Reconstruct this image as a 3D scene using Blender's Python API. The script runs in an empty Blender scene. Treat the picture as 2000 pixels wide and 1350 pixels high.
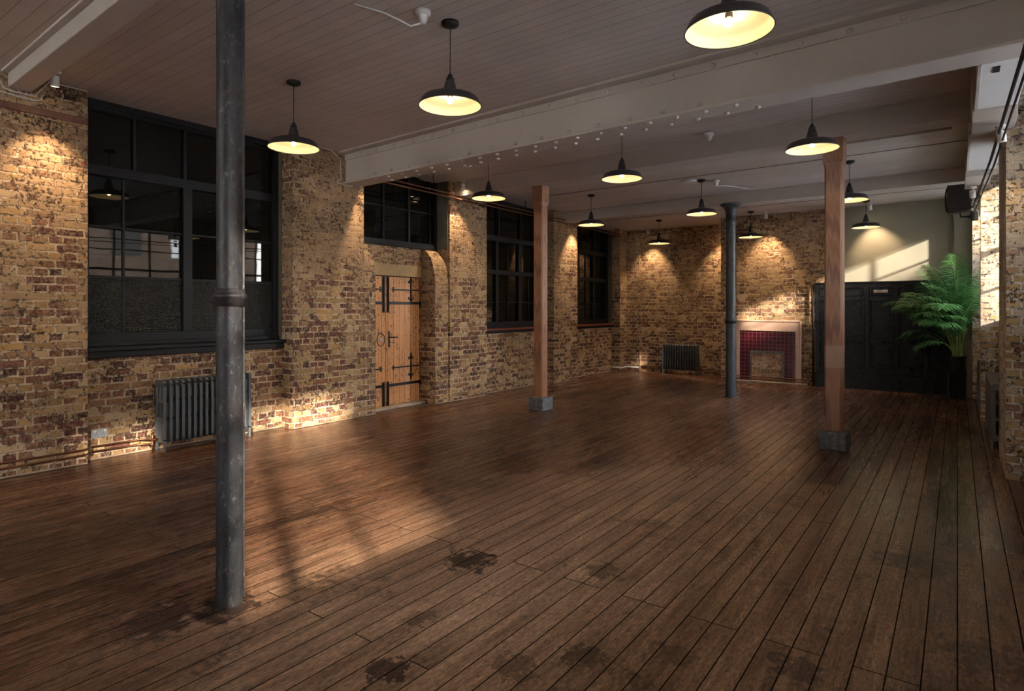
import bpy, bmesh, math, random
from mathutils import Vector, Matrix
random.seed(7)
S = bpy.context.scene
C = S.collection
PI = math.pi

# ------------------------------------------------------------ camera
cd = bpy.data.cameras.new('camera'); cam = bpy.data.objects.new('camera', cd); C.objects.link(cam)
F, HY, CXP = 1185.0, 603.0, 1000.0
cam.location = (0, 0, 1.5)
YAW = math.atan((1870 - CXP) / F)
cam.rotation_euler = (PI/2, 0, YAW)
cd.sensor_width = 36; cd.lens = F / 2000 * 36
cd.shift_y = (HY - 675) / 2000
cd.clip_start = .05; cd.clip_end = 200
S.camera = cam
S.view_settings.view_transform = 'Standard'; S.view_settings.look = 'None'
S.view_settings.gamma = 1; S.view_settings.use_curve_mapping = False
S.view_settings.exposure = 1.42

# ------------------------------------------------------------ world and sun
W = bpy.data.worlds.new('world'); S.world = W; W.use_nodes = True
wn = W.node_tree; wn.nodes.clear()
wo = wn.nodes.new('ShaderNodeOutputWorld'); wb = wn.nodes.new('ShaderNodeBackground')
wc = wn.nodes.new('ShaderNodeTexCoord'); ws = wn.nodes.new('ShaderNodeSeparateXYZ'); wr = wn.nodes.new('ShaderNodeValToRGB')
wr.color_ramp.elements[0].position = .5; wr.color_ramp.elements[0].color = (.95, .93, .88, 1)
wr.color_ramp.elements[1].position = 1; wr.color_ramp.elements[1].color = (.55, .66, .85, 1)
wm = wn.nodes.new('ShaderNodeMapRange'); wm.inputs['From Min'].default_value = -1
wn.links.new(wc.outputs['Generated'], ws.inputs[0]); wn.links.new(ws.outputs[2], wm.inputs[0])
wn.links.new(wm.outputs[0], wr.inputs[0]); wn.links.new(wr.outputs[0], wb.inputs[0])
wb.inputs[1].default_value = 13
wn.links.new(wb.outputs[0], wo.inputs[0])
sd = bpy.data.lights.new('sun', 'SUN'); sun = bpy.data.objects.new('sun', sd); C.objects.link(sun)
sd.energy = 8.5; sd.angle = math.radians(1.7); sd.color = (1, .86, .68)
SUN = Vector((-.872, .489, -.36)).normalized()
sun.rotation_euler = SUN.to_track_quat('-Z', 'Y').to_euler()
sun.location = (6, -3, 5)

# ------------------------------------------------------------ helpers
def tag(o, label=None, cat=None, group=None, kind=None):
    if label: o['label'] = label
    if cat: o['category'] = cat
    if group: o['group'] = group
    if kind: o['kind'] = kind
    return o
def empty(name, loc=(0,0,0), rz=0, label=None, cat=None, group=None, kind=None):
    o = bpy.data.objects.new(name, None); C.objects.link(o); o.empty_display_size = .1
    o.location = loc; o.rotation_euler = (0, 0, rz)
    return tag(o, label, cat, group, kind)
class MB:
    def __init__(s): s.v = []; s.f = []; s.sm = []
    def add(s, vs, fs, smooth=False):
        b = len(s.v); s.v += [tuple(p) for p in vs]
        for f in fs: s.f.append([b+i for i in f]); s.sm.append(smooth)
        return s
    def box(s, a, b, M=None):
        x0,y0,z0 = a; x1,y1,z1 = b
        vs = [(x0,y0,z0),(x1,y0,z0),(x1,y1,z0),(x0,y1,z0),(x0,y0,z1),(x1,y0,z1),(x1,y1,z1),(x0,y1,z1)]
        if M: vs = [M @ Vector(p) for p in vs]
        return s.add(vs, [(0,3,2,1),(4,5,6,7),(0,1,5,4),(1,2,6,5),(2,3,7,6),(3,0,4,7)])
    def hexa(s, vs):
        return s.add(vs, [(0,3,2,1),(4,5,6,7),(0,1,5,4),(1,2,6,5),(2,3,7,6),(3,0,4,7)])
    def prism(s, poly, axis, a, b):
        # poly: list of 2-D points; axis 'x','y','z' is the extrusion axis
        def P(p, t):
            return {'x': (t, p[0], p[1]), 'y': (p[0], t, p[1]), 'z': (p[0], p[1], t)}[axis]
        n = len(poly)
        vs = [P(p, a) for p in poly] + [P(p, b) for p in poly]
        fs = [list(range(n))[::-1], [n+i for i in range(n)]] + [(i, (i+1) % n, n+(i+1) % n, n+i) for i in range(n)]
        return s.add(vs, fs)
    def tube(s, pts, r, n=8, smooth=True, radii=None, cap=True):
        pts = [Vector(p) for p in pts]; rings = []
        up = Vector((0,0,1)); prev = None
        for i, p in enumerate(pts):
            t = (pts[min(i+1, len(pts)-1)] - pts[max(i-1, 0)]).normalized()
            if prev is None:
                a = t.cross(up if abs(t.z) < .9 else Vector((1,0,0))).normalized()
            else:
                a = (prev - t * prev.dot(t)).normalized()
            prev = a; b = t.cross(a); rr = radii[i] if radii else r
            rings.append([p + (a*math.cos(2*PI*k/n) + b*math.sin(2*PI*k/n)) * rr for k in range(n)])
        vs = [q for R in rings for q in R]; fs = []
        for i in range(len(rings)-1):
            for k in range(n):
                fs.append((i*n+k, i*n+(k+1) % n, (i+1)*n+(k+1) % n, (i+1)*n+k))
        s.add(vs, fs, smooth)
        if cap: s.add(rings[0], [list(range(n))[::-1]]); s.add(rings[-1], [list(range(n))])
        return s
    def lathe(s, prof, n=32, o=(0,0,0), smooth=True, closed=False):
        vs = []; fs = []; m = len(prof)
        for (r, z) in prof:
            for k in range(n):
                a = 2*PI*k/n; vs.append((o[0]+r*math.cos(a), o[1]+r*math.sin(a), o[2]+z))
        for i in range(m-1 + (1 if closed else 0)):
            j = (i+1) % m
            for k in range(n): fs.append((i*n+k, i*n+(k+1) % n, j*n+(k+1) % n, j*n+k))
        return s.add(vs, fs, smooth)
    def build(s, name, mat, parent=None, bevel=0, seg=2, fix=True, smooth_angle=None):
        me = bpy.data.meshes.new(name); me.from_pydata(s.v, [], s.f); me.update()
        for p, q in zip(me.polygons, s.sm): p.use_smooth = q
        if fix:
            bm = bmesh.new(); bm.from_mesh(me); bmesh.ops.remove_doubles(bm, verts=bm.verts, dist=1e-5)
            bmesh.ops.recalc_face_normals(bm, faces=bm.faces); bm.to_mesh(me); bm.free()
        uv = me.uv_layers.new(name='UVMap')
        for p in me.polygons:
            n = p.normal
            for li in p.loop_indices:
                v = me.vertices[me.loops[li].vertex_index].co
                if abs(n.z) > .8: c = (v.x, v.y)
                elif abs(n.x) > abs(n.y): c = (v.y, v.z)
                else: c = (v.x + .055, v.z)
                uv.data[li].uv = c
        if mat: me.materials.append(mat)
        o = bpy.data.objects.new(name, me); C.objects.link(o)
        if parent: o.parent = parent
        if bevel:
            b = o.modifiers.new('bevel', 'BEVEL'); b.width = bevel; b.segments = seg; b.limit_method = 'ANGLE'; b.angle_limit = math.radians(40)
        return o
def copy_tree(o, parent=None):
    c = o.copy(); C.objects.link(c)
    if parent: c.parent = parent
    for ch in list(o.children): copy_tree(ch, c)
    return c

# ------------------------------------------------------------ materials
class NT:
    def __init__(s, name):
        s.m = bpy.data.materials.new(name); s.m.use_nodes = True; s.t = s.m.node_tree
        s.b = s.t.nodes['Principled BSDF']; s.out = s.t.nodes['Material Output']
    def n(s, typ, **kw):
        q = s.t.nodes.new('ShaderNode' + typ)
        for k, v in kw.items():
            if hasattr(q, k) and not k[0].isupper(): setattr(q, k, v)
            else: q.inputs[k.replace('_', ' ')].default_value = v
        return q
    def l(s, a, b): s.t.links.new(a, b)
    def noise(s, vec, scale, detail=4, rough=.55, dist=0):
        q = s.n('TexNoise'); q.inputs['Scale'].default_value = scale; q.inputs['Detail'].default_value = detail
        q.inputs['Roughness'].default_value = rough; q.inputs['Distortion'].default_value = dist
        if vec: s.l(vec, q.inputs['Vector'])
        return q.outputs['Fac']
    def ramp(s, fac, stops, interp='LINEAR'):
        q = s.n('ValToRGB'); e = q.color_ramp.elements; q.color_ramp.interpolation = interp
        while len(e) < len(stops): e.new(.5)
        for i, (p, c) in enumerate(stops):
            e[i].position = p; e[i].color = (c, c, c, 1) if isinstance(c, (int, float)) else (*c, 1)
        s.l(fac, q.inputs[0]); return q.outputs[0]
    def mix(s, fac, a, b, mode='MIX'):
        q = s.n('Mix'); q.data_type = 'RGBA'; q.blend_type = mode
        for v, i in ((fac, 0), (a, 6), (b, 7)):
            if isinstance(v, (int, float)): q.inputs[i].default_value = v if i == 0 else (v, v, v, 1)
            elif isinstance(v, tuple): q.inputs[i].default_value = (*v, 1)
            else: s.l(v, q.inputs[i])
        return q.outputs[2]
    def math(s, op, a, b=0.0, clamp=False):
        q = s.n('Math'); q.operation = op; q.use_clamp = clamp
        for v, i in ((a, 0), (b, 1)):
            if isinstance(v, (int, float)): q.inputs[i].default_value = v
            else: s.l(v, q.inputs[i])
        return q.outputs[0]
    def mapping(s, vec, scale=(1,1,1), rot=(0,0,0), loc=(0,0,0)):
        q = s.n('Mapping'); q.inputs['Scale'].default_value = scale; q.inputs['Rotation'].default_value = rot; q.inputs['Location'].default_value = loc
        s.l(vec, q.inputs[0]); return q.outputs[0]
    def bump(s, h, strength=.5, dist=.01, prev=None):
        q = s.n('Bump'); q.inputs['Strength'].default_value = strength; q.inputs['Distance'].default_value = dist
        s.l(h, q.inputs['Height'])
        if prev: s.l(prev, q.inputs['Normal'])
        return q.outputs[0]
    def set(s, color=None, rough=None, normal=None, **kw):
        for v, k in ((color, 'Base Color'), (rough, 'Roughness'), (normal, 'Normal')):
            if v is None: continue
            if isinstance(v, (int, float)): s.b.inputs[k].default_value = v
            elif isinstance(v, tuple): s.b.inputs[k].default_value = (*v, 1)
            else: s.l(v, s.b.inputs[k])
        for k, v in kw.items(): s.b.inputs[k.replace('_', ' ')].default_value = v
        return s.m
    def obj(s): return s.n('TexCoord').outputs['Object']
    def uv(s): return s.n('TexCoord').outputs['UV']
    def pos(s): return s.n('NewGeometry').outputs['Position']

def brick_mat(name, lime_lo=.53, lime_gain=1.0, mortar=(.55,.42,.29), palette=None, lc=((.26,.15,.08), (.46,.31,.185))):
    t = NT(name); uv = t.uv(); P = t.pos()
    wob = t.n('TexNoise'); wob.inputs['Scale'].default_value = 9; wob.inputs['Detail'].default_value = 3; t.l(P, wob.inputs['Vector'])
    vm = t.n('VectorMath'); vm.operation = 'MULTIPLY_ADD'; t.l(wob.outputs['Color'], vm.inputs[0]); vm.inputs[1].default_value = (.022, .022, 0); t.l(uv, vm.inputs[2])
    def brick(c1, c2, mo, msize=.011):
        b = t.n('TexBrick'); b.offset = .5; b.offset_frequency = 2; b.squash = .5; b.squash_frequency = 2
        b.inputs['Scale'].default_value = 1; b.inputs['Brick Width'].default_value = .228; b.inputs['Row Height'].default_value = .0755
        b.inputs['Mortar Size'].default_value = msize; b.inputs['Mortar Smooth'].default_value = .35; b.inputs['Bias'].default_value = 0
        b.inputs['Color1'].default_value = c1; b.inputs['Color2'].default_value = c2; b.inputs['Mortar'].default_value = mo
        t.l(vm.outputs[0], b.inputs['Vector']); return b
    b = brick((0,0,0,1), (1,1,1,1), (.5,.5,.5,1))
    pal = palette or [(0, (.045,.022,.02)), (.18, (.12,.04,.032)), (.34, (.17,.062,.04)), (.5, (.22,.11,.055)), (.64, (.30,.18,.08)), (.8, (.42,.30,.16)), (.92, (.44,.25,.09)), (1, (.5,.38,.25))]
    col = t.ramp(b.outputs['Color'], pal)
    # mottling on each brick
    n1 = t.noise(P, 38, 6, .65)
    col = t.mix(t.ramp(n1, [(.45, 0), (.7, .6)]), col, (.5,.37,.23))
    # mortar
    mcol = t.mix(t.noise(P, 14, 3), tuple(c*.75 for c in mortar), tuple(min(1, c*1.2) for c in mortar))
    base = t.mix(b.outputs['Fac'], col, mcol)
    # old limewash and plaster left on the face, more of it high up
    sp = t.n('SeparateXYZ'); t.l(P, sp.inputs[0])
    hz = t.n('MapRange'); t.l(sp.outputs[2], hz.inputs[0]); hz.inputs['From Min'].default_value = .6; hz.inputs['From Max'].default_value = 2.1
    hz.inputs['To Min'].default_value = -.09; hz.inputs['To Max'].default_value = .045
    big = t.noise(P, 1.1, 4, .6); mid = t.noise(P, 6.5, 5, .7)
    s1 = t.math('ADD', t.math('MULTIPLY', big, .45), t.math('MULTIPLY', mid, .55))
    s1 = t.math('ADD', s1, hz.outputs[0])
    lime = t.ramp(s1, [(lime_lo-.045, 0), (lime_lo+.045, .84*lime_gain)])
    limecol = t.mix(t.noise(P, 3.2, 5, .6), lc[0], lc[1])
    limecol = t.mix(t.ramp(t.noise(P, 24, 4, .7), [(.4, 0), (.65, .5)]), limecol, (.5,.37,.24))
    base = t.mix(lime, base, limecol)
    # pits, soot and chipped dark spots
    pit = t.noise(P, 30, 5, .75, .6)
    zone = t.noise(P, 2.6, 3, .6)
    pits = t.ramp(t.math('ADD', pit, t.math('MULTIPLY', t.math('SUBTRACT', zone, .5), .4)), [(.57, 0), (.62, .92)])
    base = t.mix(pits, base, (.05,.027,.018))
    # ragged dark joints where mortar has gone
    jd = t.math('MULTIPLY', t.ramp(b.outputs['Fac'], [(.35, 0), (.9, 1)]), t.ramp(t.noise(P, 11, 4, .7), [(.5, 0), (.6, .85)]))
    base = t.mix(jd, base, (.045,.028,.018))
    # broad tonal drift
    base = t.mix(1.0, base, t.ramp(t.noise(P, .9, 3), [(.3, .74), (.7, 1.15)]), 'MULTIPLY')
    h = t.math('SUBTRACT', t.math('MULTIPLY', n1, .6), b.outputs['Fac'])
    h = t.math('SUBTRACT', h, t.math('MULTIPLY', pits, .8))
    h = t.math('SUBTRACT', h, t.math('MULTIPLY', jd, .9))
    return t.set(base, .88, t.bump(h, .75, .011), Specular_IOR_Level=.25)

def plain(name, col, rough=.5, metal=0, vary=.12, scale=6, bump=0, bscale=40, spec=.5, coat=0):
    t = NT(name); o = t.obj()
    c = t.mix(1.0, col, t.ramp(t.noise(o, scale, 5, .6), [(.3, 1-vary), (.7, 1+vary)]), 'MULTIPLY')
    nr = t.bump(t.noise(o, bscale, 4, .6), bump, .004) if bump else None
    r = t.ramp(t.noise(o, scale*2, 4), [(.3, max(.02, rough-.07)), (.7, min(1, rough+.07))])
    m = t.set(c, r, nr, Metallic=metal, Specular_IOR_Level=spec)
    if coat: t.b.inputs['Coat Weight'].default_value = coat
    return m
def emit(name, col, strength):
    t = NT(name); return t.set(col, .5, None, Emission_Color=(*col, 1), Emission_Strength=strength)

def floor_mat():
    t = NT('old floorboards'); P = t.pos()
    # boards run along Y; texture X axis = world Y
    v = t.mapping(P, rot=(0, 0, -PI/2))
    def br(ms, c1, c2, m):
        b = t.n('TexBrick'); b.offset = .37; b.offset_frequency = 3; b.squash = 1
        b.inputs['Scale'].default_value = 1; b.inputs['Brick Width'].default_value = 2.9; b.inputs['Row Height'].default_value = .118
        b.inputs['Mortar Size'].default_value = ms; b.inputs['Mortar Smooth'].default_value = .2; b.inputs['Bias'].default_value = 0
        b.inputs['Color1'].default_value = c1; b.inputs['Color2'].default_value = c2; b.inputs['Mortar'].default_value = m
        t.l(v, b.inputs['Vector']); return b
    b = br(.0034, (0,0,0,1), (1,1,1,1), (.5,.5,.5,1))
    # grain, offset per board
    off = t.n('VectorMath'); off.operation = 'MULTIPLY_ADD'; t.l(b.outputs['Color'], off.inputs[0]); off.inputs[1].default_value = (7, 3, 5); t.l(P, off.inputs[2])
    g = t.mapping(off.outputs[0], scale=(24, 2.2, 1))
    grain = t.noise(g, 1, 6, .62, 1.0)
    g2 = t.mapping(off.outputs[0], scale=(120, 5, 1)); fine = t.noise(g2, 1, 4, .6, .4)
    tone = t.ramp(b.outputs['Color'], [(0, (.04,.017,.011)), (.25, (.12,.048,.027)), (.45, (.07,.030,.018)), (.65, (.135,.062,.034)), (.85, (.19,.095,.052)), (1, (.10,.035,.02))])
    col = t.mix(t.ramp(grain, [(.45, 0), (.62, .8)]), tone, (.028,.013,.009))
    mott = t.noise(t.mapping(P, scale=(1.6, .5, 1)), 7, 7, .78, .3)
    col = t.mix(t.ramp(mott, [(.47, 0), (.62, .5)]), col, (.024,.012,.009))
    col = t.mix(t.ramp(fine, [(.48, 0), (.72, .6)]), col, (.30,.165,.085))
    # worn boards with foreground daylight painted in as a paler pool, dark varnish elsewhere
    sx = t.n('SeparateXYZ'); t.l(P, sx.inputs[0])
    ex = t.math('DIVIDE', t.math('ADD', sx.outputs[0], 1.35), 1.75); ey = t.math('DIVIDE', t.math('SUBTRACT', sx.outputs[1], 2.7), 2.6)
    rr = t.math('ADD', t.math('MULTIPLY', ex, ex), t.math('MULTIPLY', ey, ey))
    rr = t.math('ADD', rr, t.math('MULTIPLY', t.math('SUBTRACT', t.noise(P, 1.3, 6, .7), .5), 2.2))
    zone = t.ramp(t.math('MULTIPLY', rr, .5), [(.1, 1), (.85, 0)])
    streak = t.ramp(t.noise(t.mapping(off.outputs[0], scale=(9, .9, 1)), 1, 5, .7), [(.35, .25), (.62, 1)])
    worn = t.math('MULTIPLY', zone, streak)  # painted daylight pool broken up by wear streaks
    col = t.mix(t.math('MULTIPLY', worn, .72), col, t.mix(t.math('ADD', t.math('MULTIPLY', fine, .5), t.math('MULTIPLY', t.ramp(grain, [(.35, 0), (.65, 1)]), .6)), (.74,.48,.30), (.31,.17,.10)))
    far = t.ramp(t.noise(t.mapping(P, scale=(3, .5, 1)), 1, 5, .62), [(.45, 0), (.68, .35)])
    col = t.mix(far, col, t.mix(grain, (.2,.105,.06), (.08,.036,.022)))
    bl = t.noise(P, 1.6, 7, .72, .4)
    blot = t.ramp(bl, [(.535, 0), (.62, .72)])
    sk = t.ramp(t.noise(P, 22, 6, .8), [(.44, .1), (.54, 1)])
    col = t.mix(t.math('MULTIPLY', blot, sk), col, (.022,.013,.010))
    # chips: tiny dark and tiny pale nicks
    nick = t.ramp(t.noise(t.mapping(P, scale=(1, .45, 1)), 46, 3, .6), [(.68, 0), (.72, .8)])
    col = t.mix(nick, col, (.02,.012,.009))
    pale = t.ramp(t.noise(t.mapping(P, scale=(1, .4, 1), loc=(9, 4, 0)), 60, 2, .5), [(.75, 0), (.78, .7)])
    col = t.mix(pale, col, (.5,.4,.3))
    # separate named stains seen in the room
    for (sx, sy, r, am) in ((-2.35, 2.75, .17, .95), (-1.9, 1.72, .11, .85), (-1.05, 1.9, .22, .5), (-1.3, 2.3, .1, .7), (-.72, 2.0, .22, .5), (-3.1, 1.35, .22, .7), (-.25, 1.9, .4, .7), (-1.25, 1.15, .18, .5), (-2.95, 1.6, .17, .8), (-1.62, 3.1, .12, .7), (-.55, 2.75, .12, .6), (-.05, 2.6, .2, .55), (.1, 3.3, .2, .5), (-.75, 1.5, .13, .55), (-1.5, 2.05, .12, .55), (-.2, 4.3, .25, .5), (-2.1, 2.1, .09, .5), (-1.0, 2.55, .1, .5)):
        d = t.n('VectorMath'); d.operation = 'DISTANCE'; t.l(P, d.inputs[0]); d.inputs[1].default_value = (sx, sy, 0)
        dd = t.math('ADD', t.math('DIVIDE', d.outputs['Value'], r), t.math('MULTIPLY', t.math('SUBTRACT', t.noise(P, 13, 6, .75), .5), 4.5))
        col = t.mix(t.ramp(dd, [(.7, am), (.85, 0)]), col, (.018,.011,.010))
    spk = t.noise(t.mapping(P, scale=(1, .3, 1)), 85, 4, .8)
    col = t.mix(1.0, col, t.ramp(spk, [(.38, .55), (.5, 1.0), (.62, 1.35)]), 'MULTIPLY')
    gap = b.outputs['Fac']
    col = t.mix(t.math('MULTIPLY', gap, .9), col, (.008,.006,.005))
    rough = t.math('ADD', t.ramp(t.noise(t.mapping(P, scale=(6, .6, 1)), 1, 5, .65), [(.3, .20), (.7, .31)]), t.math('MULTIPLY', zone, .14))
    rough = t.mix(1.0, rough, t.ramp(fine, [(.3, .85), (.8, 1.3)]), 'MULTIPLY')
    h = t.math('SUBTRACT', t.math('MULTIPLY', grain, .5), t.math('MULTIPLY', gap, 2.2))
    h = t.math('ADD', h, t.math('MULTIPLY', fine, .5))
    nb = t.bump(h, .3, .003)
    nb = t.bump(t.noise(t.mapping(P, scale=(5, .8, 1)), 1.5, 3), .10, .012, nb)
    t.l(t.math('MULTIPLY', t.math('SUBTRACT', 1.0, gap), .30), t.b.inputs['Specular IOR Level'])
    return t.set(col, rough, nb)

def ceiling_mat():
    t = NT('painted ceiling boards'); P = t.pos()
    b = t.n('TexBrick'); b.offset = .43; b.offset_frequency = 2; b.squash = 1
    b.inputs['Scale'].default_value = 1; b.inputs['Brick Width'].default_value = 60; b.inputs['Row Height'].default_value = .104
    b.inputs['Mortar Size'].default_value = .0025; b.inputs['Mortar Smooth'].default_value = .3
    b.inputs['Color1'].default_value = (.9,.9,.9,1); b.inputs['Color2'].default_value = (1,1,1,1); b.inputs['Mortar'].default_value = (.5,.5,.5,1)
    t.l(t.mapping(P, loc=(20, 0, 0)), b.inputs['Vector'])
    c = t.mix(1.0, (.60,.54,.50), b.outputs['Color'], 'MULTIPLY')
    c = t.mix(1.0, c, t.ramp(t.noise(P, 1.5, 5, .6), [(.3, .88), (.7, 1.06)]), 'MULTIPLY')
    gate = t.ramp(t.noise(t.mapping(P, scale=(.35, 6, 1)), 1, 3), [(.42, .12), (.62, .8)])
    c = t.mix(t.math('MULTIPLY', b.outputs['Fac'], gate), c, (.10,.075,.065))
    h = t.math('SUBTRACT', t.math('MULTIPLY', t.noise(P, 30, 5, .7), .35), b.outputs['Fac'])
    cr = t.n('TexVoronoi'); cr.feature = 'DISTANCE_TO_EDGE'; cr.inputs['Scale'].default_value = 7; t.l(P, cr.inputs['Vector'])
    h = t.math('ADD', h, t.math('MULTIPLY', t.ramp(cr.outputs['Distance'], [(0, 1), (.03, 0)]), .35))
    return t.set(c, .6, t.bump(h, .5, .006))

def wood_post_mat(band=False):
    t = NT('varnished pine post'); o = t.obj()
    g = t.mapping(o, scale=(11, 11, .35), loc=(.3, .15, 0))
    w = t.n('TexWave'); w.wave_type = 'RINGS'; w.inputs['Scale'].default_value = 2.6; w.inputs['Distortion'].default_value = 3.5; w.inputs['Detail'].default_value = 3; w.inputs['Detail Scale'].default_value = 1.2
    t.l(g, w.inputs['Vector'])
    f = t.noise(t.mapping(o, scale=(60, 60, 3)), 1, 4, .6)
    c = t.ramp(w.outputs['Fac'], [(0, (.27,.11,.05)), (.5, (.36,.165,.08)), (1, (.16,.058,.028))])
    c = t.mix(t.ramp(f, [(.5, 0), (.8, .5)]), c, (.07,.03,.02))
    c = t.mix(t.ramp(t.noise(o, 1.3, 3), [(.4, 0), (.65, .45)]), c, (.38,.22,.14))
    if band:
        sp = t.n('SeparateXYZ'); t.l(o, sp.inputs[0])
        zz = t.math('ADD', sp.outputs[2], t.math('MULTIPLY', t.math('SUBTRACT', t.noise(o, 20, 3), .5), .03))
        bd = t.math('MULTIPLY', t.ramp(t.math('SUBTRACT', zz, .5), [(.37, 0), (.375, 1)]), t.ramp(t.math('SUBTRACT', zz, .5), [(.60, 1), (.615, 0)]))
        c = t.mix(t.math('MULTIPLY', bd, .6), c, (.42,.28,.20))
    return t.set(c, .42, t.bump(f, .25, .003))

def door_mat():
    t = NT('pine door boards'); o = t.obj()
    f = t.noise(t.mapping(o, scale=(1, 40, 1.6)), 1, 5, .6, .6)
    c = t.ramp(f, [(.3, (.70,.36,.15)), (.6, (.58,.27,.10)), (.8, (.38,.15,.055))])
    kn = t.noise(t.mapping(o, scale=(1, 1, .75)), 26, 4, .7)
    zone = t.noise(o, 3, 3)
    k = t.ramp(t.math('ADD', kn, t.math('MULTIPLY', t.math('SUBTRACT', zone, .5), .3)), [(.565, 0), (.61, .85)])
    c = t.mix(k, c, (.10,.04,.02))
    c = t.mix(t.ramp(t.noise(o, 2.2, 3), [(.4, 0), (.7, .35)]), c, (.42,.18,.08))
    sp = t.n('SeparateXYZ'); t.l(o, sp.inputs[0])
    m = t.math('FRACT', t.math('DIVIDE', sp.outputs[1], .118)); gr = t.math('ABSOLUTE', t.math('SUBTRACT', m, .5))
    g = t.ramp(gr, [(.46, 0), (.49, 1)])
    c = t.mix(t.math('MULTIPLY', g, .85), c, (.04,.018,.01))
    return t.set(c, .5, t.bump(t.math('SUBTRACT', t.math('MULTIPLY', f, .3), g), .5, .006))

def iron_mat(name, a, b_, rough=.38, metal=.55):
    t = NT(name); o = t.obj()
    n = t.noise(t.mapping(o, scale=(3, 3, 1.1)), 3, 7, .7, .5)
    c = t.ramp(n, [(.35, a), (.65, b_)])
    sc = t.noise(t.mapping(o, scale=(1, 1, .5)), 42, 5, .8)
    c = t.mix(t.ramp(sc, [(.565, 0), (.65, .6)]), c, (.20,.20,.21))
    c = t.mix(t.ramp(t.noise(o, 2.3, 5, .7), [(.5, 0), (.68, .7)]), c, (.045,.026,.02))
    r = t.ramp(t.noise(o, 12, 5, .7), [(.3, rough-.12), (.7, rough+.15)])
    h = t.math('ADD', t.math('MULTIPLY', sc, .6), t.noise(o, 9, 4, .6))
    return t.set(c, r, t.bump(h, .55, .006), Metallic=metal)

def tile_mat():
    t = NT('burgundy glazed tiles'); uv = t.uv()
    b = t.n('TexBrick'); b.offset = 0; b.squash = 1
    b.inputs['Scale'].default_value = 1; b.inputs['Brick Width'].default_value = .0765; b.inputs['Row Height'].default_value = .0765
    b.inputs['Mortar Size'].default_value = .0026; b.inputs['Mortar Smooth'].default_value = .1
    b.inputs['Color1'].default_value = (.045,.003,.009,1); b.inputs['Color2'].default_value = (.09,.007,.017,1); b.inputs['Mortar'].default_value = (.24,.10,.10,1)
    t.l(t.mapping(uv, loc=(.012, -.02, 0)), b.inputs['Vector'])
    r = t.ramp(b.outputs['Fac'], [(0, .16), (1, .7)])
    return t.set(b.outputs['Color'], r, t.bump(t.math('MULTIPLY', b.outputs['Fac'], -1), .5, .003))

def glass_dark(name, rough=.02, textured=False):
    t = NT(name); uv = t.uv()
    c = (.006,.0065,.006)
    if textured:
        v = t.n('TexVoronoi'); v.inputs['Scale'].default_value = 48; v.inputs['Randomness'].default_value = .3; t.l(uv, v.inputs['Vector'])
        n = t.bump(v.outputs['Distance'], .9, .008)
        return t.set((.014,.015,.012), .22, n, Specular_IOR_Level=.35)
    n = t.bump(t.noise(t.pos(), 2.1, 2), .02, .02)
    return t.set(c, rough, n, Specular_IOR_Level=.4)

def copper_mat():
    t = NT('aged copper'); o = t.obj()
    c = t.ramp(t.noise(o, 9, 5, .7), [(.35, (.09,.035,.02)), (.6, (.20,.085,.045)), (.75, (.05,.025,.018))])
    return t.set(c, .42, None, Metallic=.75)
def stone_mat():
    t = NT('dark stone'); o = t.obj()
    c = t.ramp(t.noise(o, 22, 6, .75), [(.35, (.04,.042,.046)), (.55, (.13,.135,.14)), (.7, (.3,.3,.3))])
    return t.set(c, .7, t.bump(t.noise(o, 26, 6, .7), .9, .015))
def marble_mat():
    t = NT('worn pink stone surround'); o = t.obj()
    c = t.ramp(t.noise(o, 3, 6, .65), [(.3, (.44,.28,.20)), (.6, (.54,.36,.27)), (.8, (.34,.19,.12))])
    c = t.mix(t.ramp(t.noise(o, 11, 6, .75), [(.62, 0), (.72, .7)]), c, (.2,.12,.08))
    return t.set(c, .45, t.bump(t.noise(o, 15, 5), .2, .005))
def plaster_mat(name, col, vary=.15):
    t = NT(name); P = t.pos()
    c = t.mix(1.0, col, t.ramp(t.noise(P, 3, 6, .7), [(.3, 1-vary), (.7, 1+vary)]), 'MULTIPLY')
    return t.set(c, .75, t.bump(t.noise(P, 25, 5), .35, .006))
def leaf_mat():
    t = NT('palm leaf'); o = t.obj()
    c = t.ramp(t.noise(o, 5, 3), [(.3, (.045,.15,.05)), (.7, (.10,.27,.07))])
    m = t.set(c, .38, None, Specular_IOR_Level=.5)
    return m

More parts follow.
